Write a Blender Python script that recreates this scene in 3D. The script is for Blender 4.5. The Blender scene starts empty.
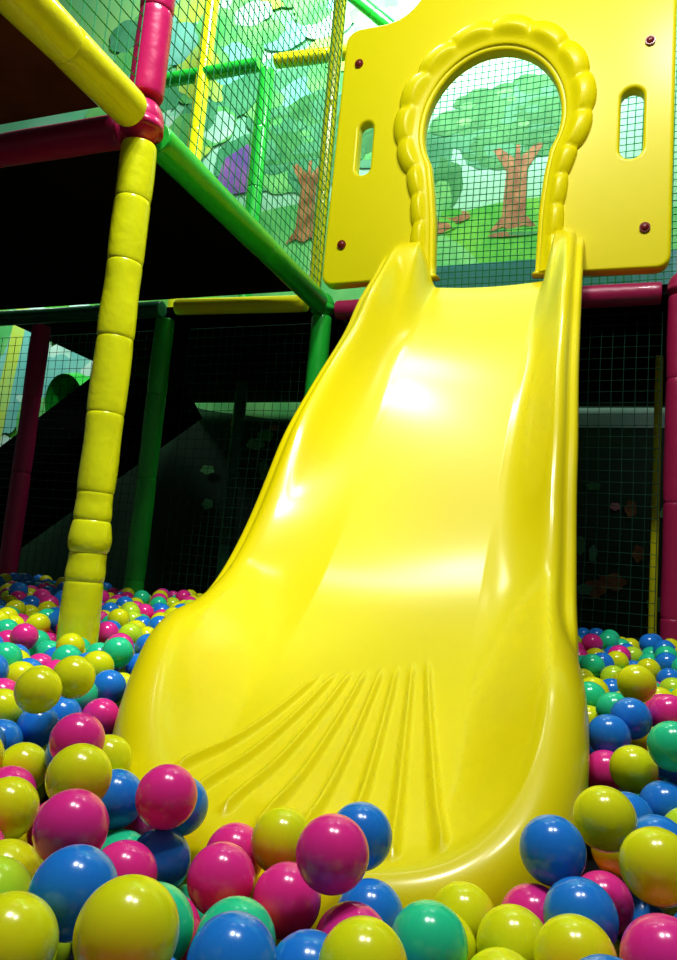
import bpy, bmesh, math, random
import numpy as np
from mathutils import Vector, Matrix
from mathutils.bvhtree import BVHTree
random.seed(7)
scene=bpy.context.scene
col=scene.collection
try:
    scene.view_settings.view_transform='Standard'
    scene.view_settings.exposure=.40
    scene.view_settings.gamma=.90
except Exception: pass

# ------------------------------------------------------------ helpers
def link(o,parent=None):
    col.objects.link(o)
    if parent: o.parent=parent
    return o
def tag(o,label,cat,group=None,kind=None):
    if label: o["label"]=label
    if cat: o["category"]=cat
    if group: o["group"]=group
    if kind: o["kind"]=kind
    return o
def meshobj(name,verts,faces,mats,smooth=True,parent=None,mi=None):
    me=bpy.data.meshes.new(name)
    me.from_pydata([tuple(v) for v in verts],[],faces)
    for m in (mats if isinstance(mats,(list,tuple)) else [mats]): me.materials.append(m)
    if mi:
        for p,i in zip(me.polygons,mi): p.material_index=i
    if smooth:
        for p in me.polygons: p.use_smooth=True
    me.update()
    return link(bpy.data.objects.new(name,me),parent)
def principled(name,rgb,rough=.3,coat=0.,noise=0.,nscale=8.,bump=0.,bscale=60.,spec=.5,rgb2=None,sss=0.,sscale=.02,crough=.08):
    m=bpy.data.materials.new(name);m.use_nodes=True
    nt=m.node_tree;b=nt.nodes["Principled BSDF"]
    b.inputs["Base Color"].default_value=(*rgb,1);b.inputs["Roughness"].default_value=rough
    b.inputs["Specular IOR Level"].default_value=spec
    if sss:
        b.inputs["Subsurface Weight"].default_value=sss;b.inputs["Subsurface Radius"].default_value=(1,1,1);b.inputs["Subsurface Scale"].default_value=sscale
    if coat: b.inputs["Coat Weight"].default_value=coat;b.inputs["Coat Roughness"].default_value=crough
    tc=nt.nodes.new("ShaderNodeTexCoord")
    n=nt.nodes.new("ShaderNodeTexNoise");n.inputs["Scale"].default_value=nscale;n.inputs["Detail"].default_value=4
    nt.links.new(tc.outputs["Object"],n.inputs["Vector"])
    mx=nt.nodes.new("ShaderNodeMix");mx.data_type='RGBA'
    mx.inputs[6].default_value=(*[c*(1-noise) for c in rgb],1);mx.inputs[7].default_value=(*(rgb2 or [min(1,c*(1+noise)) for c in rgb]),1)
    fac=n.outputs["Fac"]
    if rgb2:
        mr=nt.nodes.new("ShaderNodeMapRange");mr.inputs[1].default_value=.38;mr.inputs[2].default_value=.62
        nt.links.new(fac,mr.inputs[0]);fac=mr.outputs[0]
    nt.links.new(fac,mx.inputs[0]);nt.links.new(mx.outputs[2],b.inputs["Base Color"])
    if bump:
        n2=nt.nodes.new("ShaderNodeTexNoise");n2.inputs["Scale"].default_value=bscale
        nt.links.new(tc.outputs["Object"],n2.inputs["Vector"])
        bp=nt.nodes.new("ShaderNodeBump");bp.inputs["Strength"].default_value=bump;bp.inputs["Distance"].default_value=.01
        nt.links.new(n2.outputs["Fac"],bp.inputs["Height"]);nt.links.new(bp.outputs[0],b.inputs["Normal"])
    return m
def catmull(P,n):
    P=np.array(P,float);out=[]
    Q=np.vstack([2*P[0]-P[1],P,2*P[-1]-P[-2]])
    for i in range(len(P)-1):
        p0,p1,p2,p3=Q[i:i+4]
        for k in range(n):
            t=k/n
            out.append(.5*((2*p1)+(-p0+p2)*t+(2*p0-5*p1+4*p2-p3)*t*t+(-p0+3*p1-3*p2+p3)*t**3))
    out.append(P[-1]);return np.array(out)
def smooth3(A,it):
    A=A.copy()
    for _ in range(it):
        A[1:-1]=.25*A[:-2]+.5*A[1:-1]+.25*A[2:]
    return A

# ------------------------------------------------------------ materials
M_slide=principled("slide_plastic",(.88,.77,.0),.40,.40,.02,3,.0,40,spec=.25,crough=.17)
M_panel=principled("panel_plastic",(.94,.84,.0),.40,.15,.02,3,spec=.25,crough=.2)
M_lime=principled("lime_vinyl",(.86,.93,.01),.22,.3,.08,9,.22,30)
M_yellow=principled("yellow_vinyl",(.93,.92,.01),.24,.3,.07,9,.2,26)
M_green=principled("green_vinyl",(.02,.56,.05),.32,.2,.12,9,.25,22)
M_pink=principled("crimson_vinyl",(.64,.015,.16),.33,.2,.12,9,.25,22)
M_maroon=principled("maroon_vinyl",(.40,.012,.09),.4,.2,.12,9,.25,22)
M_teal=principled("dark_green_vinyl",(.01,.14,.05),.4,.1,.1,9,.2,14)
M_black=principled("black_vinyl",(.003,.003,.004),.6,0,.2,4,spec=.15)
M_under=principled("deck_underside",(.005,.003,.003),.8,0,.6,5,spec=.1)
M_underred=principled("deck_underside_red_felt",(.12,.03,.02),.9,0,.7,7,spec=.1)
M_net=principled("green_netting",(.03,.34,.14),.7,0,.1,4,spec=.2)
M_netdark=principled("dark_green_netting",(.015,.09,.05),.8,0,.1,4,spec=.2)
M_bolt=principled("dark_red_bolt",(.22,.01,.01),.35,.2,.05)
M_blue=principled("blue_vinyl",(.25,.65,.92),.4,.1,.1)

# ------------------------------------------------------------ slide
stY=[3.22,3.10,2.95,2.74,2.60,2.37,2.18,2.07,1.96,1.82,1.60]
stC=[1.87,1.79,1.64,1.44,1.25,1.01,.78,.59,.405,.265,.182]
stB=[1.63,1.555,1.43,1.23,1.08,.81,.58,.455,.34,.215,.09]
cX=[-.995,-.985,-.97,-.955,-.955,-.955,-.965,-.97,-.975,-.965,-.918]
rX=[-.225,-.222,-.215,-.205,-.198,-.185,-.17,-.163,-.152,-.14,-.12]
blX=[-.81,-.80,-.79,-.77,-.76,-.745,-.74,-.735,-.73,-.72,-.69]
brX=[-.33,-.33,-.33,-.33,-.33,-.325,-.32,-.315,-.31,-.30,-.28]
crL=[(cX[i],stY[i],stC[i]) for i in range(11)]+[(-.858,1.385,.15),(-.785,1.22,.085),(-.715,1.095,.01),(-.615,.99,-.052),(-.485,.925,-.080)]
tip=(-.33,.89,-.090)
crR=[(rX[i],stY[i],stC[i]+(.02 if i>6 else 0)) for i in range(11)]+[(-.102,1.42,.17),(-.086,1.24,.13),(-.084,1.09,.05),(-.112,.985,-.020),(-.19,.915,-.072)]
bdL=[(blX[i],stY[i],stB[i]) for i in range(11)]+[(-.66,1.40,.022),(-.63,1.26,-.016),(-.59,1.15,-.042),(-.53,1.06,-.062),(-.45,.99,-.074)]
btip=(-.33,.955,-.077)
bdR=[(brX[i],stY[i],stB[i]) for i in range(11)]+[(-.26,1.42,.026),(-.24,1.25,-.016),(-.215,1.14,-.042),(-.20,1.05,-.062),(-.25,.98,-.074)]
SUB=40
Uc=smooth3(catmull(crL+[tip]+crR[::-1],SUB),108);Ub=smooth3(catmull(bdL+[btip]+bdR[::-1],SUB),2600)
N=len(Uc)
T=np.gradient(smooth3(Uc,260),axis=0);nrm=np.stack([T[:,1],-T[:,0]],1)
nrm/=np.linalg.norm(nrm,axis=1)[:,None]
legprof=[(.012,-.002),(.022,-.010),(.030,-.028),(.036,-.044),(.044,-.050),(.054,-.048),(.063,-.056),(.068,-.08),(.066,-.15)]
arcprof=[(.016,-.002),(.031,-.010),(.043,-.022),(.052,-.037),(.058,-.055),(.061,-.076),(.061,-.1),(.058,-.14),(.052,-.17)]
def ease(t): t=min(1,max(0,t));return t*t*(3-2*t)
sa=[i/56 for i in range(57)]
base_a=[0,.16,.25,.35,.45,.55,.65,.74,.82,.89,.95,1.];base_h=[0,.02,.05,.1,.18,.29,.43,.58,.74,.88,.965,1.]
fine=np.linspace(0,1,201);fh=np.interp(fine,base_a,base_h)
for _ in range(60): fh[1:-1]=.25*fh[:-2]+.5*fh[1:-1]+.25*fh[2:]
ridS=[(-.565+.0286*i,1.48+.0150*i) for i in range(8)];ridE=[(-.605+.0615*i,.905) for i in range(8)]
def ridge(x,y):
    if y>1.70 or y<.87: return 0
    h=0
    for (sx,sy),(ex,ey) in zip(ridS,ridE):
        t=(sy-y)/(sy-ey)
        if t<-.02: continue
        L=math.hypot(ex-sx,ey-sy);cs=(sy-ey)/L
        d=abs(x-(sx+(ex-sx)*t))*cs;w=.0062+.0028*max(t,0)
        if d<w*2.5: h=max(h,.0125*ease((t+.02)*7)*math.exp(-(d/w)**2*1.4))
    return h*ease((y-.87)/.05)
V=[];Fc=[];rows=[]
K=np.minimum(np.arange(N),N-1-np.arange(N))/SUB
for a in sa:
    r=[]
    h1=float(np.interp(a,fine,fh));h2=ease(a/.52);h3=ease(a)
    for i in range(N):
        k=K[i]
        wt=1-ease((k-.3)/3.2)
        wf=.55*ease((k-9.5)/1.8)
        hh=h1*(1-wt-wf)+h2*wt+h3*wf
        b,c=Ub[i],Uc[i];x=b[0]+(c[0]-b[0])*a;y=b[1]+(c[1]-b[1])*a;z=b[2]+(c[2]-b[2])*hh
        if k>9: z+=ridge(x,y)*(1-ease((a-.7)/.3))
        r.append(len(V));V.append((x,y,z))
    rows.append(r)
for q in range(9):
    r=[]
    for i in range(N):
        k=K[i];w=ease((k-9.2)/1.8)
        o=legprof[q][0]*(1-w)+arcprof[q][0]*w;dz=legprof[q][1]*(1-w)+arcprof[q][1]*w
        c=Uc[i];zz=c[2]+dz
        if q==8 and k>10.5: zz=min(zz,-.235)
        r.append(len(V));V.append((c[0]+nrm[i][0]*o,min(c[1]+nrm[i][1]*o,3.24),zz))
    rows.append(r)
for a,b in zip(rows[:-1],rows[1:]):
    for i in range(N-1): Fc.append((a[i],a[i+1],b[i+1],b[i]))
Mx=120;half=(N-1)//2;prev=None
for i in range(half+1):
    l,r_=Ub[i],Ub[N-1-i];row=[]
    for j in range(Mx+1):
        s=j/Mx;p=l+(r_-l)*s;dip=-.012*(1-(2*s-1)**2)*min(1,(half-i)/110)
        row.append(len(V));V.append((p[0],p[1],p[2]+dip+(ridge(p[0],p[1]) if K[i]>9 else 0)))
    if prev:
        for j in range(Mx): Fc.append((prev[j],prev[j+1],row[j+1],row[j]))
    prev=row
slide=meshobj("slide",V,Fc,M_slide)
bm=bmesh.new();bm.from_mesh(slide.data);bmesh.ops.remove_doubles(bm,verts=bm.verts,dist=.0002)
bmesh.ops.dissolve_degenerate(bm,dist=.00008,edges=bm.edges)
bmesh.ops.recalc_face_normals(bm,faces=bm.faces)
if sum((f.normal.z for f in bm.faces))<0: bmesh.ops.reverse_faces(bm,faces=bm.faces)
for f in bm.faces: f.smooth=True
slide_bvh=BVHTree.FromBMesh(bm)
bm.to_mesh(slide.data);bm.free()
so=slide.modifiers.new("thickness","SOLIDIFY");so.thickness=.012;so.offset=-1
tag(slide,"glossy yellow plastic slide with rounded walls and fan-ribbed exit","slide")

# ------------------------------------------------------------ entrance panel
PX=-.605
def panel():
    root=bpy.data.objects.new("slide_entrance_panel",None);root.location=(PX,3.25,1.6);link(root)
    tag(root,"yellow plastic entrance panel with keyhole arch and scalloped moulding","play panel")
    cu=bpy.data.curves.new("pc","CURVE");cu.dimensions='2D';cu.fill_mode='BOTH'
    def poly(pts):
        s=cu.splines.new('POLY');s.points.add(len(pts)-1)
        for p,q in zip(s.points,pts): p.co=(q[0],q[1],0,1)
        s.use_cyclic_u=True
    def rnd(pts,rads,n=8):
        out=[];m=len(pts)
        for i in range(m):
            p=Vector(pts[i]);a=(Vector(pts[i-1])-p);b=(Vector(pts[(i+1)%m])-p);r=rads[i]
            if r==0: out.append(tuple(p));continue
            r=min(r,a.length*.49,b.length*.49)
            A=p+a.normalized()*r;B=p+b.normalized()*r
            for k in range(n+1):
                t=k/n;out.append(tuple((1-t)**2*A+2*t*(1-t)*p+t*t*B))
        return out
    cx,cz,ra=.0,.83,.338
    pts=[(-.235,-.02),(-.242,.15),(-.252,.36),(-.272,.53)]
    a0=math.radians(210);a1=math.radians(-30)
    for k in range(33):
        a=a0+(a1-a0)*k/32;pts.append((cx+ra*math.cos(a),cz+ra*math.sin(a)*(1.17 if math.sin(a)>0 else 1.0)))
    pts+=[(.272,.53),(.258,.36),(.255,.15),(.252,-.02)]
    left=rnd([(-.22,.03),(-.22,.09),(-.78,.09),(-.76,1.45),(-.46,1.45),(-.30,1.66),(-.10,1.76),(.12,1.76),(.36,1.66),(.50,1.47),(.78,1.46),(.78,.07),(.24,.07),(.24,.03)],[0,0,.05,.07,.12,.14,.1,.1,.14,.12,.07,.05,0,0])
    outline=left[1:-1]+[(.256,.07)]+pts[::-1][1:-1]+[(-.243,.09)]
    poly(outline)
    def slot(x,z,w,h):
        q=[]
        for k in range(13):
            a=math.pi*k/12;q.append((x+w*math.cos(a),z+h+w*math.sin(a)))
        for k in range(13):
            a=math.pi+math.pi*k/12;q.append((x+w*math.cos(a),z-h+w*math.sin(a)))
        poly(q)
    slot(-.625,.79,.054,.105);slot(.625,.74,.064,.12)
    cu.extrude=.020;cu.bevel_depth=.016;cu.bevel_resolution=4
    tmp=bpy.data.objects.new("tmp",cu);link(tmp)
    dg=bpy.context.evaluated_depsgraph_get()
    me=bpy.data.meshes.new_from_object(tmp.evaluated_get(dg))
    bpy.data.objects.remove(tmp)
    me.transform(Matrix.Rotation(math.radians(90),4,'X'))
    me.materials.clear();me.materials.append(M_panel)
    body=bpy.data.objects.new("panel_body",me);link(body,root)
    for p in me.polygons: p.use_smooth=abs(p.normal.y)<.95
    mp=np.array([(p[0],max(p[1],.07)) for p in pts])
    d=np.r_[0,np.cumsum(np.linalg.norm(np.diff(mp,axis=0),axis=1))]
    ss=np.linspace(0,d[-1],260);mp=np.stack([np.interp(ss,d,mp[:,0]),np.interp(ss,d,mp[:,1])],1)
    mp=smooth3(mp,20)
    t=np.gradient(mp,axis=0);t/=np.linalg.norm(t,axis=1)[:,None];nn=np.stack([-t[:,1],t[:,0]],1)
    tot=d[-1];nl=18
    V=[];Fc=[];W=30
    for k in range(260):
        s=ss[k]/tot
        topf=ease((mp[k][1]-.45)/.6)
        bandw=.098+.055*topf
        la=.7+.3*topf
        for j in range(W+1):
            q=j/W
            ph2=(s*nl+.12*q)%1.0
            lobe=math.sqrt(max(0,1-(2*ph2-1)**2*.95))
            mixl=ease((q-.15)/.4)
            h=.003+(.020+.028*lobe*mixl*la)*math.sqrt(max(0,1-(2*q-1)**2));off=.002+bandw*q*(1-.20*(1-lobe)*mixl*la)
            if q==0 or q==1: h=-.03
            p=mp[k]+nn[k]*off
            V.append((p[0],-.034-h,p[1]))
    for k in range(259):
        for j in range(W):
            a=k*(W+1)+j;Fc.append((a,a+1,a+W+2,a+W+1))
    o=meshobj("arch_moulding",V,Fc,M_panel,True,root)
    bm=bmesh.new();bm.from_mesh(o.data);bmesh.ops.recalc_face_normals(bm,faces=bm.faces)
    if sum(f.normal.y for f in bm.faces)>0: bmesh.ops.reverse_faces(bm,faces=bm.faces)
    bm.to_mesh(o.data);bm.free()
    for x,z in [(-.69,1.26),(-.70,.28),(.69,1.12),(.69,.24)]:
        bm=bmesh.new()
        bmesh.ops.create_cone(bm,cap_ends=True,segments=20,radius1=.022,radius2=.022,depth=.01)
        bmesh.ops.create_uvsphere(bm,u_segments=16,v_segments=8,radius=.017,matrix=Matrix.Translation((0,0,.004))@Matrix.Diagonal((1,1,.6,1)))
        bm.transform(Matrix.Translation((x,-.040,z))@Matrix.Rotation(math.radians(90),4,'X'))
        mb=bpy.data.meshes.new("bolt");bm.to_mesh(mb);bm.free();mb.materials.append(M_bolt)
        ob=bpy.data.objects.new("bolt",mb);link(ob,root);ob["label"]="round dark red bolt cap"
panel()

# ------------------------------------------------------------ padded tubes
def tube(name,p0,p1,r,mat,label,cat,seg=.33,seed=0,lump=.04,pinch=.06,cutlist=None,bulge=()):
    rnd=random.Random(seed);p0=Vector(p0);p1=Vector(p1);L=(p1-p0).length
    if cutlist: cuts=[0]+cutlist+[L]
    else:
        n=max(1,round(L/seg));cuts=[0]
        for i in range(1,n): cuts.append((i+rnd.uniform(-.22,.22))/n*L)
        cuts.append(L)
    prof=[]
    for si,(a,b) in enumerate(zip(cuts[:-1],cuts[1:])):
        ts=[0,.008,.02,.04,.08,.15,.25,.38,.5,.62,.75,.85,.92,.96,.98,.992,1];k=rnd.uniform(.98,1.02);m1=rnd.choice([1,1,2]);m2=rnd.random()*.3
        bl=.14 if si in bulge else 0
        for t in ts:
            e=min(t,1-t)*(b-a)
            rr=r*k*(1-pinch*math.exp(-(e/.005)))*(1+lump*.5*math.sin(t*math.pi*m1+m2)+bl*math.sin(t*math.pi))
            prof.append((a+(b-a)*(t*.998+.001),rr))
    nseg=28;V=[];Fc=[]
    ax=(p1-p0).normalized();q=Vector((0,0,1)).rotation_difference(ax)
    ph=rnd.random()*6
    for z,rr in prof:
        for s in range(nseg):
            an=2*math.pi*s/nseg
            k=1+lump*.35*math.sin(2*an+ph+z*9)+lump*.25*math.sin(3*an+z*23)
            V.append(p0+q@Vector((rr*k*math.cos(an),rr*k*math.sin(an),z)))
    for i in range(len(prof)-1):
        for s in range(nseg): Fc.append((i*nseg+s,i*nseg+(s+1)%nseg,(i+1)*nseg+(s+1)%nseg,(i+1)*nseg+s))
    Fc.append(tuple(range(nseg))[::-1]);Fc.append(tuple(range((len(prof)-1)*nseg,len(prof)*nseg)))
    o=meshobj(name,V,Fc,mat)
    for p in o.data.polygons[-2:]: p.use_smooth=False
    tag(o,label,cat);return o
FZ=-.24
ZP=1.58;XL=-1.39;YF=3.24
tube("padded_post",(XL,1.72,FZ),(XL,1.72,1.50),.053,M_lime,"lumpy lime-yellow padded post standing in the ball pit","post",.21,33,.05,.05,[.16,.42,.50,.59,.67,.90,1.13,1.36,1.56],(3,))
tube("padded_post",(XL,1.72,1.66),(XL,1.72,3.6),.052,M_pink,"crimson padded post rising from the deck corner joint","post",.33,4,.04)
tube("padded_beam",(XL,.35,ZP),(XL,1.66,ZP),.060,M_yellow,"thick yellow padded beam along the deck edge","beam",.34,5,.04,.04)
tube("padded_beam",(XL,1.79,ZP-.01),(XL,3.18,ZP+.0),.052,M_green,"green padded beam along the deck side beneath the net","beam",.7,6,.02)
tube("padded_beam",(-4.4,1.72,ZP-.02),(XL-.07,1.72,ZP-.02),.052,M_maroon,"crimson padded beam under the front edge of the deck","beam",.5,7,.03)
tube("padded_beam",(XL+.07,YF+.02,ZP-.02),(.16,YF+.02,ZP-.02),.048,M_maroon,"crimson padded beam below the slide entrance","beam",.5,8,.03)
tube("padded_post",(XL,YF,FZ),(XL,YF,1.52),.05,M_green,"dark green padded post behind the slide","post",.4,9,.04)
tube("padded_post",(XL-.045,YF-.02,1.64),(XL-.045,YF-.02,3.7),.034,M_lime,"slim lime padded post beside the entrance panel","post",.5,10,.03)
tube("padded_post",(.235,YF,FZ),(.235,YF,1.53),.05,M_maroon,"maroon padded post at the deck corner near the slide","post",.4,11,.04)
tube("padded_post",(.255,YF,1.64),(.255,YF,3.3),.04,M_lime,"lime padded post beside the entrance panel","post",.4,12,.04)
tube("padded_post",(-2.22,3.12,FZ),(-2.22,3.12,1.50),.05,M_green,"dark green padded post under the deck","post",.4,13,.04)
tube("padded_post",(-3.03,3.12,FZ),(-3.03,3.12,1.50),.05,M_maroon,"maroon padded post under the deck","post",.4,14,.04)
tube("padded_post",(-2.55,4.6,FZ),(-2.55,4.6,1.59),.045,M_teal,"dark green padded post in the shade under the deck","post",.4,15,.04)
tube("padded_beam",(-2.18,3.15,ZP),(XL-.07,3.2,ZP),.042,M_yellow,"yellow padded beam under the deck rear edge","beam",.5,16,.03)
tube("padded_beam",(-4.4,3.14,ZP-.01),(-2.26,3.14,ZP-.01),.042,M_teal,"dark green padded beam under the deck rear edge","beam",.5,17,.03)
tube("padded_post",(-3.27,4.7,1.652),(-3.25,4.7,5.4),.06,M_lime,"lime padded post on the upper level behind the net","post",.5,18,.03)
tube("padded_post",(-2.67,4.7,1.652),(-2.67,4.7,4.15),.06,M_green,"green padded post on the upper level behind the net","post",.5,19,.03)
tube("padded_beam",(-4.4,4.7,4.24),(-2.74,4.7,4.22),.055,M_green,"green padded rail behind the net","beam",.5,20,.03)
tube("padded_beam",(-2.60,4.7,4.22),(-1.0,4.7,4.12),.055,M_yellow,"yellow padded rail behind the net","beam",.5,21,.03)
tube("padded_beam",(-2.25,4.78,4.95),(-1.55,4.78,4.25),.05,M_green,"sloping green padded brace behind the net","beam",.5,22,.03)
tube("padded_post",(.20,4.1,FZ),(.20,4.1,1.55),.02,M_yellow,"thin yellow pole in the shade under the deck","post",.6,23,.02)
def joint(loc,r,mat,label):
    bm=bmesh.new();bmesh.ops.create_uvsphere(bm,u_segments=28,v_segments=18,radius=r)
    for v in bm.verts:
        v.co.z*=1.12
        v.co*=1+.04*math.sin(v.co.x*60)*math.sin(v.co.z*50)
    bmesh.ops.create_cone(bm,cap_ends=True,segments=28,radius1=r*1.02,radius2=r*1.0,depth=r*.5,matrix=Matrix.Translation((0,0,-r*.3)))
    for f in bm.faces:f.smooth=True
    me=bpy.data.meshes.new("corner_joint_pad");bm.to_mesh(me);bm.free();me.materials.append(mat)
    o=bpy.data.objects.new("corner_joint_pad",me);o.location=loc;link(o);tag(o,label,"joint pad")
joint((XL,1.72,ZP),.064,M_pink,"crimson padded joint where post and beams meet")
joint((XL,YF,ZP),.058,M_green,"green padded joint at the deck corner")
joint((.235,YF,ZP),.053,M_maroon,"maroon padded joint at the deck corner")

# ------------------------------------------------------------ decks
def box(name,lo,hi,mat,label=None,cat=None,kind=None,bev=.0,parent=None):
    bm=bmesh.new();bmesh.ops.create_cube(bm,size=1)
    s=[h-l for l,h in zip(lo,hi)];c=[(h+l)/2 for l,h in zip(lo,hi)]
    bm.transform(Matrix.Translation(c)@Matrix.Diagonal((*s,1)))
    if bev: bmesh.ops.bevel(bm,geom=bm.edges[:],offset=bev,segments=3,affect='EDGES')
    me=bpy.data.meshes.new(name);bm.to_mesh(me);bm.free();me.materials.append(mat)
    o=bpy.data.objects.new(name,me);link(o,parent)
    if label or kind: tag(o,label,cat,None,kind)
    return o
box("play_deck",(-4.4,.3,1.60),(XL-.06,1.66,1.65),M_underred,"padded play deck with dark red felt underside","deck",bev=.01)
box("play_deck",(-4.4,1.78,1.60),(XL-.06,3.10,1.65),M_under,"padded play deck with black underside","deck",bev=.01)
box("play_deck",(-3.45,3.30,1.60),(XL-.0,5.24,1.65),M_under,"added rear deck blocking light below and carrying the upper level posts","deck",bev=.01)  # added to keep light off the lower back wall
box("play_deck",(XL+.06,3.30,1.56),(1.6,5.24,1.62),M_under,"padded play deck behind the slide entrance","deck",bev=.01)  # rear part extended to the wall to block light underneath
box("padded_bumper",(XL+.1,4.5,1.622),(.8,4.6,2.34),M_blue,"blue padded bumper at the back of the deck","bumper",bev=.03)
def ramp():
    p0=Vector((-5.05,4.1,-.13));p1=Vector((-2.85,4.1,1.40))
    d=(p1-p0);ang=math.atan2(d.z,d.x);L=d.length
    bm=bmesh.new()
    def add(lo,hi):
        s=[h-l for l,h in zip(lo,hi)];c=[(h+l)/2 for l,h in zip(lo,hi)]
        bmesh.ops.create_cube(bm,size=1,matrix=Matrix.Translation(c)@Matrix.Diagonal((*s,1)))
    add((0,-.35,-.1),(L,.35,0));add((0,-.38,-.13),(L,-.33,.16));add((0,.33,-.13),(L,.38,.16))
    for i in range(11): add((.1+i*L/11.5,-.33,0),(.16+i*L/11.5,.33,.05))
    bm.transform(Matrix.Translation(p0)@Matrix.Rotation(-ang,4,'Y'))
    me=bpy.data.meshes.new("climbing_ramp");bm.to_mesh(me);bm.free();me.materials.append(M_black)
    tag(link(bpy.data.objects.new("climbing_ramp",me)),"black vinyl climbing ramp with side rails in the shade","ramp")
ramp()
# ------------------------------------------------------------ nets
def net(org,u,v,nu,nv,mat,label,th=.0035,sag=.02,seed=0):
    org,u,v=Vector(org),Vector(u),Vector(v);n=u.cross(v).normalized();V=[];Fc=[]
    for i in range(nu+1):
        for j in range(nv+1):
            s,t=i/nu,j/nv
            w=sag*math.sin(s*math.pi)*math.sin(t*math.pi)*math.sin(5*s+3*t+seed)
            sh=.012*math.sin(t*7+seed)+.008*math.sin(s*11)
            V.append(org+u*s+v*t+n*w+u.normalized()*sh*math.sin(s*math.pi))
    for i in range(nu):
        for j in range(nv):
            a=i*(nv+1)+j;Fc.append((a,a+nv+1,a+nv+2,a+1))
    o=meshobj("safety_net",V,Fc,mat,False)
    w=o.modifiers.new("w","WIREFRAME");w.thickness=th;w.use_even_offset=False;w.use_boundary=True
    tag(o,label,"net",None,None)
net((XL,.4,1.64),(0,1.26,0),(0,0,2.2),26,44,M_net,"green square-mesh safety net above the yellow beam",.0045)
net((XL,1.78,1.63),(0,1.41,0),(0,0,2.4),31,50,M_net,"green square-mesh safety net above the green beam",.0045,seed=1)
net((-1.3,4.40,1.63),(2.0,0,0),(0,0,3.1),46,72,M_net,"green safety net behind the slide entrance",.008,seed=2)
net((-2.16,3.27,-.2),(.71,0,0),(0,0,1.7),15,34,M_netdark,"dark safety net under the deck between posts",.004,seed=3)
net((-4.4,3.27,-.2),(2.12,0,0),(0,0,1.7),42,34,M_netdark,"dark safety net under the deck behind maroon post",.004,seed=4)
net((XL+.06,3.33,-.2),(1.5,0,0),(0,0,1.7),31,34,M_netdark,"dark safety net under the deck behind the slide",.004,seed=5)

# ------------------------------------------------------------ green crawl tube
bm=bmesh.new()
for k in range(6):
    bmesh.ops.create_cone(bm,cap_ends=False,segments=36,radius1=.24 if k%2 else .22,radius2=.22 if k%2 else .24,depth=.10,matrix=Matrix.Translation((0,0,k*.10)))
bmesh.ops.create_cone(bm,cap_ends=True,segments=36,radius1=.22,radius2=.22,depth=.02,matrix=Matrix.Translation((0,0,.56)))
bm.transform(Matrix.Translation((-4.0,4.5,1.42))@Matrix.Rotation(math.radians(-80),4,'X')@Matrix.Rotation(math.radians(10),4,'Y'))
for f in bm.faces:f.smooth=True
me=bpy.data.meshes.new("crawl_tube");bm.to_mesh(me);bm.free();me.materials.append(M_green)
tag(link(bpy.data.objects.new("crawl_tube",me)),"ribbed green plastic crawl tube beyond the net","crawl tube")

# ------------------------------------------------------------ room shell + mural
def mural_base():
    m=bpy.data.materials.new("mural_sky_and_shade_paint");m.use_nodes=True;nt=m.node_tree;b=nt.nodes["Principled BSDF"];b.inputs["Roughness"].default_value=.6
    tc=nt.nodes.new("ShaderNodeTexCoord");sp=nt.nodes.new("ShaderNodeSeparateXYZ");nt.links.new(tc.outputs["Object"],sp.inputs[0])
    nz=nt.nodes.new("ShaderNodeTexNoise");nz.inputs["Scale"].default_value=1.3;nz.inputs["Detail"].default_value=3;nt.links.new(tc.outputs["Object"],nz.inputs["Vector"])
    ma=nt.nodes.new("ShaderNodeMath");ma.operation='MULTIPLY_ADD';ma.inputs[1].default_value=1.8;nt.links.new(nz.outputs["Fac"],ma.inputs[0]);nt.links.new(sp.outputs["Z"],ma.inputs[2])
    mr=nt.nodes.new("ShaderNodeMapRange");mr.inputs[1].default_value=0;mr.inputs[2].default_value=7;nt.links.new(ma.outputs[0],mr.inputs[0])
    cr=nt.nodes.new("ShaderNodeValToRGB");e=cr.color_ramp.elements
    e[0].position=0;e[0].color=(.008,.04,.014,1);e[1].position=1;e[1].color=(.16,.66,.32,1)  # low stops near black: shade below the decks put into the colour
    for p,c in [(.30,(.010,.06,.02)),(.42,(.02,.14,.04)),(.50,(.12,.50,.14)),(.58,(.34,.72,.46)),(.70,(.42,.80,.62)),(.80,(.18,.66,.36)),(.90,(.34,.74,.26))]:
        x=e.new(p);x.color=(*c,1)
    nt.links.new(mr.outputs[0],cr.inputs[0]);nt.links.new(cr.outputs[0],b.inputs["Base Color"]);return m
YW=5.3
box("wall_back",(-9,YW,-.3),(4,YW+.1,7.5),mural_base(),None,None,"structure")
def flat(name,rgb,rgb2,s=5): return principled(name,rgb,.6,0,0,s,rgb2=rgb2)
mm=[flat("mural_leaf",(.03,.24,.06),(.08,.36,.11),5),flat("mural_leaf_teal",(.06,.32,.15),(.11,.42,.22),5),flat("mural_bark",(.26,.10,.03),(.48,.23,.09),10),flat("mural_grass",(.06,.46,.03),(.18,.60,.05),4),
    flat("mural_violet",(.18,.10,.40),(.35,.15,.45)),flat("mural_white",(.42,.78,.60),(.60,.88,.72),3),flat("mural_yellow",(.55,.76,.10),(.45,.76,.2)),flat("mural_blue",(.16,.56,.48),(.26,.68,.54),3),flat("mural_pink",(.7,.25,.35),(.8,.5,.4)),flat("mural_lightgreen",(.10,.50,.14),(.22,.64,.20),4)]
V=[];Fc=[];MI=[];lay=[0]
def shape(pts,mi):
    lay[0]+=1;y=YW-.002-.00005*lay[0];b=len(V)
    for p in pts: V.append((p[0],y,p[1]))
    Fc.append(tuple(range(b,b+len(pts))));MI.append(mi)
rs=random.Random(5)
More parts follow.
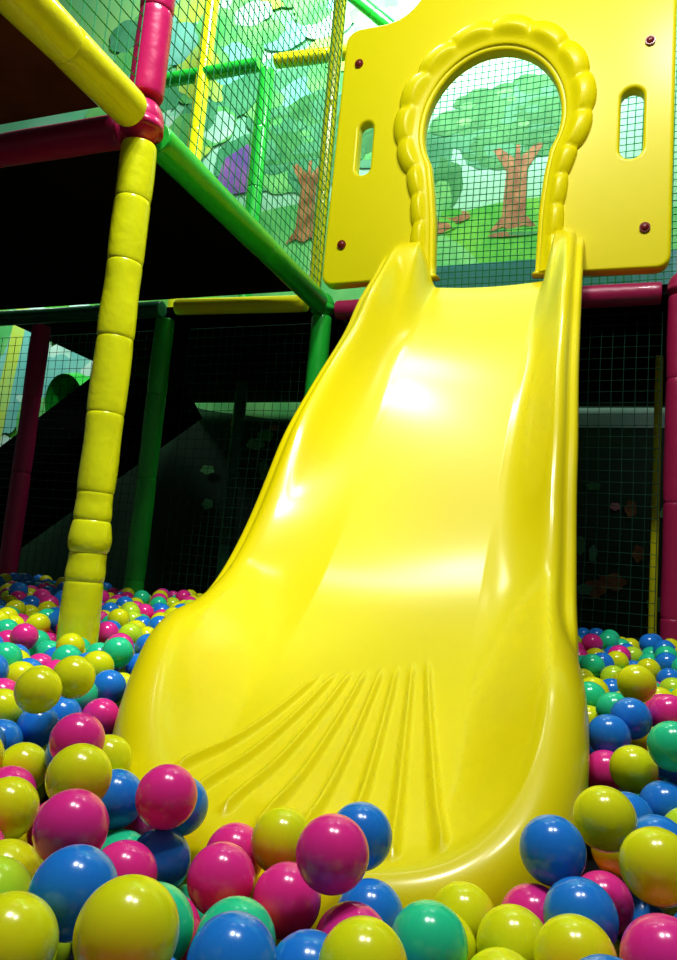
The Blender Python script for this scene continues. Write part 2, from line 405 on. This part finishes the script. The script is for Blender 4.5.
def blob(x,z,rx,rz,mi,k=9,amp=.12):
    ph=rs.random()*6;shape([(x+rx*(1+amp*abs(math.sin(k*a/2+ph)))*math.cos(a),z+rz*(1+amp*abs(math.sin(k*a/2+ph)))*math.sin(a)) for a in [2*math.pi*i/72 for i in range(72)]],mi)
def foliage(x,z,rx,rz,mis,n=26,s=.2):
    for i in range(n):
        a=rs.random()*6.28;r=math.sqrt(rs.random())
        q=s*rs.uniform(.7,1.25)*1.6
        blob(x+rx*r*math.cos(a),z+rz*r*math.sin(a),q*rx,q*rz*1.05,rs.choice(mis),6,.10)
def tree(x,z,h,w,mis,hi):
    foliage(x,z+h*.86,w*.60,h*.30,mis,90,.15)
    shape([(x-w*.19,z-.02),(x-w*.09,z+h*.10),(x-w*.075,z+h*.45),(x-w*.19,z+h*.62),(x-w*.14,z+h*.64),(x-w*.015,z+h*.54),(x-w*.01,z+h*.70),(x+w*.02,z+h*.70),(x+w*.03,z+h*.54),(x+w*.17,z+h*.66),(x+w*.21,z+h*.63),(x+w*.09,z+h*.45),(x+w*.095,z+h*.10),(x+w*.20,z-.02),(x+w*.08,z+.02),(x,z-.02),(x-w*.08,z+.02)],2)
    foliage(x,z+h*.95,w*.50,h*.20,hi,12,.07)
    foliage(x,z+h*.70,w*.48,h*.05,mis,14,.22)
blob(-.6,2.45,1.5,.70,3,5,.05);blob(-2.6,2.4,1.6,.9,9,5,.05);blob(-5.2,2.2,2.0,1.1,3,5,.05);blob(1.4,2.4,1.5,.8,9,5,.05)
blob(-1.2,4.35,.35,.18,5);blob(-.3,4.3,.3,.15,5);blob(-3.4,4.9,.5,.22,5);blob(-2.1,4.9,.4,.2,5)
foliage(-1.40,3.45,.16,.30,[0,1,9],12,.3);foliage(-.32,3.4,.14,.25,[1,9],10,.35)
tree(-.78,2.95,1.05,.95,[0,0,1],[9,1])
foliage(-1.3,3.06,.16,.07,[0,2,3],8,.35);foliage(-.78,2.93,.25,.03,[0,2,3],6,.35)
foliage(-2.5,4.0,.7,.5,[1,9,7],30,.22)
tree(-2.5,3.0,1.1,.85,[1,0],[9,1])
shape([(-3.42,3.48),(-3.0,3.50),(-2.96,3.78),(-3.12,3.95),(-3.34,3.84)],4)
foliage(-3.9,4.8,.9,.8,[9,7,9,6,5,1],60,.13);foliage(-2.3,5.2,1.0,.6,[9,7,5,9,6],60,.13)
foliage(-5.3,1.7,.5,.8,[9,5,7,5],18,.25);foliage(-4.7,2.1,.4,.4,[5,7,9],12,.25)
shape([(-5.62,.9),(-5.46,.9),(-5.30,2.6),(-5.46,2.6)],6)
shape([(-.4,1.42),(.5,1.42),(.5,1.56),(-.4,1.56)],5)
for i in range(60):
    x=rs.uniform(-3.2,-1.6) if i%2 else rs.uniform(-.7,.9)
    z=rs.uniform(1.0,1.5) if i%4==1 else rs.uniform(.1,1.2);blob(x,z,rs.uniform(.02,.07),rs.uniform(.02,.05),rs.choice([0,1,2,2,9,0,3,8]),5,.3)
mur=meshobj("wall_mural",V,Fc,mm,False,None,MI)
tag(mur,"painted cartoon forest mural with trees, hills and clouds","mural")
box("floor",(-9,-1.5,-.30),(4,5.3,-.245),principled("pit_floor",(.006,.01,.012),.8),None,None,"structure")

# ------------------------------------------------------------ balls
RB=.035
bc={"yellow":(.82,.86,.01),"lime":(.60,.88,.04),"pink":(.90,.04,.36),"blue":(.02,.26,.84),"green":(.03,.72,.38)}
bmats={k:principled("ball_"+k,v,.20,.10,.03,20,sss=.35,sscale=.03) for k,v in bc.items()}
def sph(seg,rings,name,mat):
    bm=bmesh.new();bmesh.ops.create_uvsphere(bm,u_segments=seg,v_segments=rings,radius=RB)
    for v in bm.verts:
        if abs(v.co.z)<.0012: v.co*=1.006
    for f in bm.faces:f.smooth=True
    me=bpy.data.meshes.new(name);bm.to_mesh(me);bm.free();me.materials.append(mat);return me
bmesh_d={k:sph(40,24,"pit_ball",bmats[k]) for k in bc}
Y,B,P,G,Lm="yellow","blue","pink","green","lime"
fixed=[(-.30,.46,0,Y),(-.40,.53,-.02,B),(-.51,.56,-.06,Lm),(-.48,.62,-.01,P),(-.47,.77,-.015,P),(-.54,.70,.01,Y),(-.68,.96,-.05,Y),(-.65,.83,.01,P),(-.86,1.17,-.04,P),(-.90,1.04,-.04,B),
(-.76,.86,-.05,Y),(-.96,1.02,-.02,Y),(-.82,.94,.04,Y),(-.83,1.03,.05,Y),(-.95,1.29,-.01,B),(-1.04,1.43,.04,G),(-.47,.77,-.085,B),(-.64,.95,-.13,G),(-.44,.80,-.15,G),(-.37,.73,-.07,P),
(-.53,.91,-.11,P),(-.40,.82,-.08,P),(-.34,.81,-.05,Y),(-.25,.82,-.03,B),(-.24,.70,-.01,P),(-.30,.74,-.08,P),(-.32,.68,-.10,Y),(-.29,.62,-.07,G),(-.21,.69,-.08,P),(-.23,.62,-.08,B),
(-.22,.775,-.09,B),(-.14,.70,-.07,G),(-.155,.64,-.10,B),(-.14,.77,-.10,Y),(-.08,.78,-.085,Y),(-.08,.70,-.09,Y),(-.065,.84,-.085,P),(-.05,.87,-.02,B),(.01,.94,.0,Y),(-.02,.72,-.06,Y),
(.05,.82,0,Y),(.06,.77,-.07,P),(.05,.96,-.02,B),(.08,1.18,-.03,B),(.04,1.25,.0,Y),(.09,1.20,.05,G),(.04,1.42,.05,B),(.05,1.52,.10,Y),(.03,1.12,-.04,B),(.10,1.45,.06,P),
(-1.16,1.60,.03,P),(-1.27,1.55,.02,Y),(-1.42,1.55,.03,P),(-1.10,1.50,.02,B)]
pos=[Vector(f[:3]) for f in fixed];cols=[f[3] for f in fixed];home=[p.copy() for p in pos]
posts=[(XL,1.72,.062),(XL,YF,.055),(.235,YF,.055),(-2.22,3.12,.055),(-3.03,3.12,.055),(-2.55,4.6,.05),(.20,4.1,.03)]
for it in range(220):
    for i in range(len(pos)):
        for j in range(i):
            d=pos[i]-pos[j];l=d.length
            if l<2*RB+.0003:
                if l<1e-5: d=Vector((.001,.001,.001));l=d.length
                k=(2*RB+.0003-l)/2;d=d/l*k
                pos[i]+=d;pos[j]-=d
        r=slide_bvh.find_nearest(pos[i],.12)
        if r[0] is not None and r[3]<RB+.004:
            dirn=(pos[i]-r[0])
            if dirn.dot(r[1])<0: pos[i]=r[0]+r[1]*(RB+.004)
            else: pos[i]=r[0]+(dirn.normalized() if dirn.length>1e-5 else r[1])*(RB+.004)
    if it<100:
        for i in range(len(pos)): pos[i]+=(home[i]-pos[i])*.02
CAM=Vector((0,0,.25))
f_=735.81;psi,pp,rho=.3625,.1309,.0834
Fv=Vector((-math.sin(psi)*math.cos(pp),math.cos(psi)*math.cos(pp),math.sin(pp)))
R0=Vector((math.cos(psi),math.sin(psi),0));U0=R0.cross(Fv)
Rv=math.cos(rho)*R0+math.sin(rho)*U0;Uv=math.cos(rho)*U0-math.sin(rho)*R0
def zsurf(x,y):
    z=float(np.interp(y,[.3,.45,.7,.95,1.25,1.7,2.3,3,4.5],[-.06,-.03,-.075,-.06,.0,.02,.06,.08,.08]))
    if x<-.6 and y<1.1: z=max(z,-.03)
    if x>-.05 and y<1.2: z=max(z,-.045)
    if -.34<x<-.08 and .72<y<1: z=-.100
    return z+.02*math.sin(x*7+1)*math.sin(y*5)
inp=np.array([(c[0]+n[0]*.10,c[1]+n[1]*.10) for c,n in zip(Uc[::12],nrm[::12])])
def inside(x,y):
    c=False;n=len(inp);j=n-1
    for i in range(n):
        if (inp[i][1]>y)!=(inp[j][1]>y) and x<(inp[j][0]-inp[i][0])*(y-inp[i][1])/(inp[j][1]-inp[i][1])+inp[i][0]: c=not c
        j=i
    return c
cell=2*RB;grid={}
def key(x,y): return (int(math.floor(x/cell)),int(math.floor(y/cell)))
for p in pos: grid.setdefault(key(p.x,p.y),[]).append((p.x,p.y,p.z))
FLZ=-.245+RB
D2=(2*RB)**2
def rest(x,y):
    z=max(FLZ,zsurf(x,y)-.125);kx,ky=key(x,y)
    for a in (-1,0,1):
        for b in (-1,0,1):
            for q in grid.get((kx+a,ky+b),()):
                d=(q[0]-x)**2+(q[1]-y)**2
                if d<D2:
                    t=q[2]+math.sqrt(D2-d)
                    if t>z: z=t
    return z
def visible_xy(x,y):
    d=Vector((x,y,-.2));den=d.dot(Fv)
    if den<.15: return False
    u=338.5+f_*d.dot(Rv)/den
    return -190<u<820
def bad(x,y):
    for px,py,pr in posts:
        if (x-px)**2+(y-py)**2<(pr+RB+.006)**2: return True
    return False
rr=random.Random(3);fill=[]
XMIN,XMAX,YMIN,YMAX=-4.3,1.1,.22,3.22
cellsz=.035;blocked={}
def isblocked(x,y):
    k=(int(x//cellsz),int(y//cellsz))
    if k not in blocked:
        X=(k[0]+.5)*cellsz;Yy=(k[1]+.5)*cellsz
        b=not visible_xy(X,Yy)
        if not b and Yy<2.35: b=inside(X,Yy)
        blocked[k]=b
    return blocked[k]
cand=[]
for _layer in range(7):
    yy=YMIN;r=0
    while yy<YMAX:
        xx=XMIN+(r%2)*.035
        while xx<XMAX:
            cand.append((_layer,rr.random(),xx+rr.uniform(-.02,.02),yy+rr.uniform(-.02,.02)));xx+=.072
        yy+=.064;r+=1
cand.sort()
for _l,_r,x,y in cand:
    if isblocked(x,y) or bad(x,y): continue
    z=rest(x,y)
    for st in (.03,.02,.012,.006,.003):
        for _ in range(3):
            best=None
            for k in range(6):
                a=k*math.pi/3+st*40
                nx,ny=x+st*math.cos(a),y+st*math.sin(a)
                if not (YMIN<ny<YMAX): continue
                nz=rest(nx,ny)
                if nz<z-1e-5 and (best is None or nz<best[2]) and not isblocked(nx,ny) and not bad(nx,ny): best=(nx,ny,nz)
            if best is None: break
            x,y,z=best
    if z>zsurf(x,y)+.012+.02*(_r-.5): continue
    if y<2.4:
        h=slide_bvh.find_nearest(Vector((x,y,z)),RB)
        if h[0] is not None: continue
    grid.setdefault(key(x,y),[]).append((x,y,z));fill.append((x,y,z))
palette=[Y,Y,Y,Lm,P,P,P,B,B,B,G,G]
allb=[(tuple(p),c,True) for p,c in zip(pos,cols)]+[(p,rr.choice(palette),False) for p in fill]
W2,H2=339,480
zb=np.full((H2,W2),1e9);idb=np.full((H2,W2),-1,int)
for i,(p,c,_) in enumerate(allb):
    d=Vector(p)-CAM;den=d.dot(Fv)
    if den<.15: continue
    u=(338.5+f_*d.dot(Rv)/den)/2;v=(480-f_*d.dot(Uv)/den)/2;r=f_*RB/den/2
    if u<-r or u>W2+r or v<-r or v>H2+r: continue
    if p[1]>1.3:
        h=slide_bvh.ray_cast(CAM,(d+Vector((0,0,.01))).normalized(),d.length-.05)
        if h[0] is not None: continue
    x0,x1=max(0,int(u-r)),min(W2-1,int(u+r)+1);y0,y1=max(0,int(v-r)),min(H2-1,int(v+r)+1)
    if x1<x0 or y1<y0: continue
    yy,xx=np.mgrid[y0:y1+1,x0:x1+1];mk=((xx-u)**2+(yy-v)**2<r*r)&(zb[y0:y1+1,x0:x1+1]>den)
    zb[y0:y1+1,x0:x1+1][mk]=den;idb[y0:y1+1,x0:x1+1][mk]=i
cnt=np.bincount(idb[idb>=0],minlength=len(allb))
order=sorted(range(len(allb)),key=lambda i:-cnt[i])
ind=[i for i in order if cnt[i]>0][:300];inds=set(ind)
restb=[i for i in range(len(allb)) if i not in inds]
names={"yellow":"glossy yellow plastic ball in the ball pit","lime":"glossy lime-yellow plastic ball in the ball pit","pink":"glossy magenta-pink plastic ball in the ball pit","blue":"glossy blue plastic ball in the ball pit","green":"glossy teal-green plastic ball in the ball pit"}
for i in ind:
    p,c,_=allb[i]
    o=bpy.data.objects.new("pit_ball",bmesh_d[c]);o.location=p
    o.rotation_euler=(rr.random()*6,rr.random()*6,rr.random()*6);col.objects.link(o)
    tag(o,names[c],"ball","plastic balls in the ball pit")
tb=bmesh.new();bmesh.ops.create_uvsphere(tb,u_segments=20,v_segments=12,radius=RB)
tv=np.array([v.co[:] for v in tb.verts]);tf=[[v.index for v in f.verts] for f in tb.faces];tb.free()
VV=[];FF=[];MI=[];ck=list(bc)
for i in restb:
    p,c,_=allb[i];b=len(VV);VV.extend((tv+np.array(p)).tolist());FF.extend([[b+q for q in f] for f in tf]);MI.extend([ck.index(c)]*len(tf))
so=meshobj("ball_pit_fill",VV,FF,[bmats[k] for k in ck],True,None,MI)
tag(so,"mass of multicoloured plastic balls filling the pit","balls",None,"stuff")

# ------------------------------------------------------------ lights
def area(loc,tgt,size,power,color=(1,.99,.95),sf=1.):
    l=bpy.data.lights.new("ceiling_or_fill_light",'AREA');l.shape='DISK';l.size=size;l.energy=power;l.color=color;l.specular_factor=sf
    o=bpy.data.objects.new("ceiling_or_fill_light",l);o.location=loc
    o.rotation_euler=(Vector(tgt)-Vector(loc)).to_track_quat('-Z','Y').to_euler();link(o)
def spot(loc,tgt,ang,power,size=.12,blend=.6,color=(1,.99,.95)):
    l=bpy.data.lights.new("ceiling_or_fill_spot",'SPOT');l.spot_size=math.radians(ang);l.spot_blend=blend;l.shadow_soft_size=size;l.energy=power;l.color=color
    o=bpy.data.objects.new("ceiling_or_fill_spot",l);o.location=loc
    o.rotation_euler=(Vector(tgt)-Vector(loc)).to_track_quat('-Z','Y').to_euler();link(o)
spot((-1.50,2.80,4.4),(-.66,2.36,.85),15,85,size=.12,blend=1.)
area((-.6,.5,4.4),(-.6,1.1,0),.40,68,sf=.45)
area((.35,.7,4.5),(-.3,3,1.5),.40,50,sf=.45)
spot((-.25,.55,4.2),(-1.39,1.60,.9),34,190)  # added fill spot to brighten the lime post and yellow beam
area((-2.1,3.5,6.2),(-2.2,5.3,5.2),1.0,150,(.92,1,.95),sf=.1)  # fill added to brighten the upper-left mural
area((-.4,3.7,5.0),(-.6,5.3,3.6),.8,60,(.92,1,.95),sf=.1)  # fill added to brighten the mural behind the entrance arch
area((-5.0,4.3,3.4),(-5.1,5.3,1.9),.5,20,(.9,1,1))  # fill added to make the bright mural patch at far left
area((.5,4.5,1.45),(.2,5.3,.9),.3,.36,(.9,1,.95))  # weak fill added under the deck to lift the lower mural
w=bpy.data.worlds.new("World");scene.world=w;w.use_nodes=True
w.node_tree.nodes["Background"].inputs[0].default_value=(.95,.97,1,1);w.node_tree.nodes["Background"].inputs[1].default_value=.045
# ------------------------------------------------------------ camera
cd=bpy.data.cameras.new("camera");cd.sensor_fit='VERTICAL';cd.sensor_height=36;cd.lens=f_/960*36;cd.clip_start=.02
co=bpy.data.objects.new("camera",cd);link(co)
co.matrix_world=Matrix((( Rv.x,Uv.x,-Fv.x,0),(Rv.y,Uv.y,-Fv.y,0),(Rv.z,Uv.z,-Fv.z,.25),(0,0,0,1)));scene.camera=co
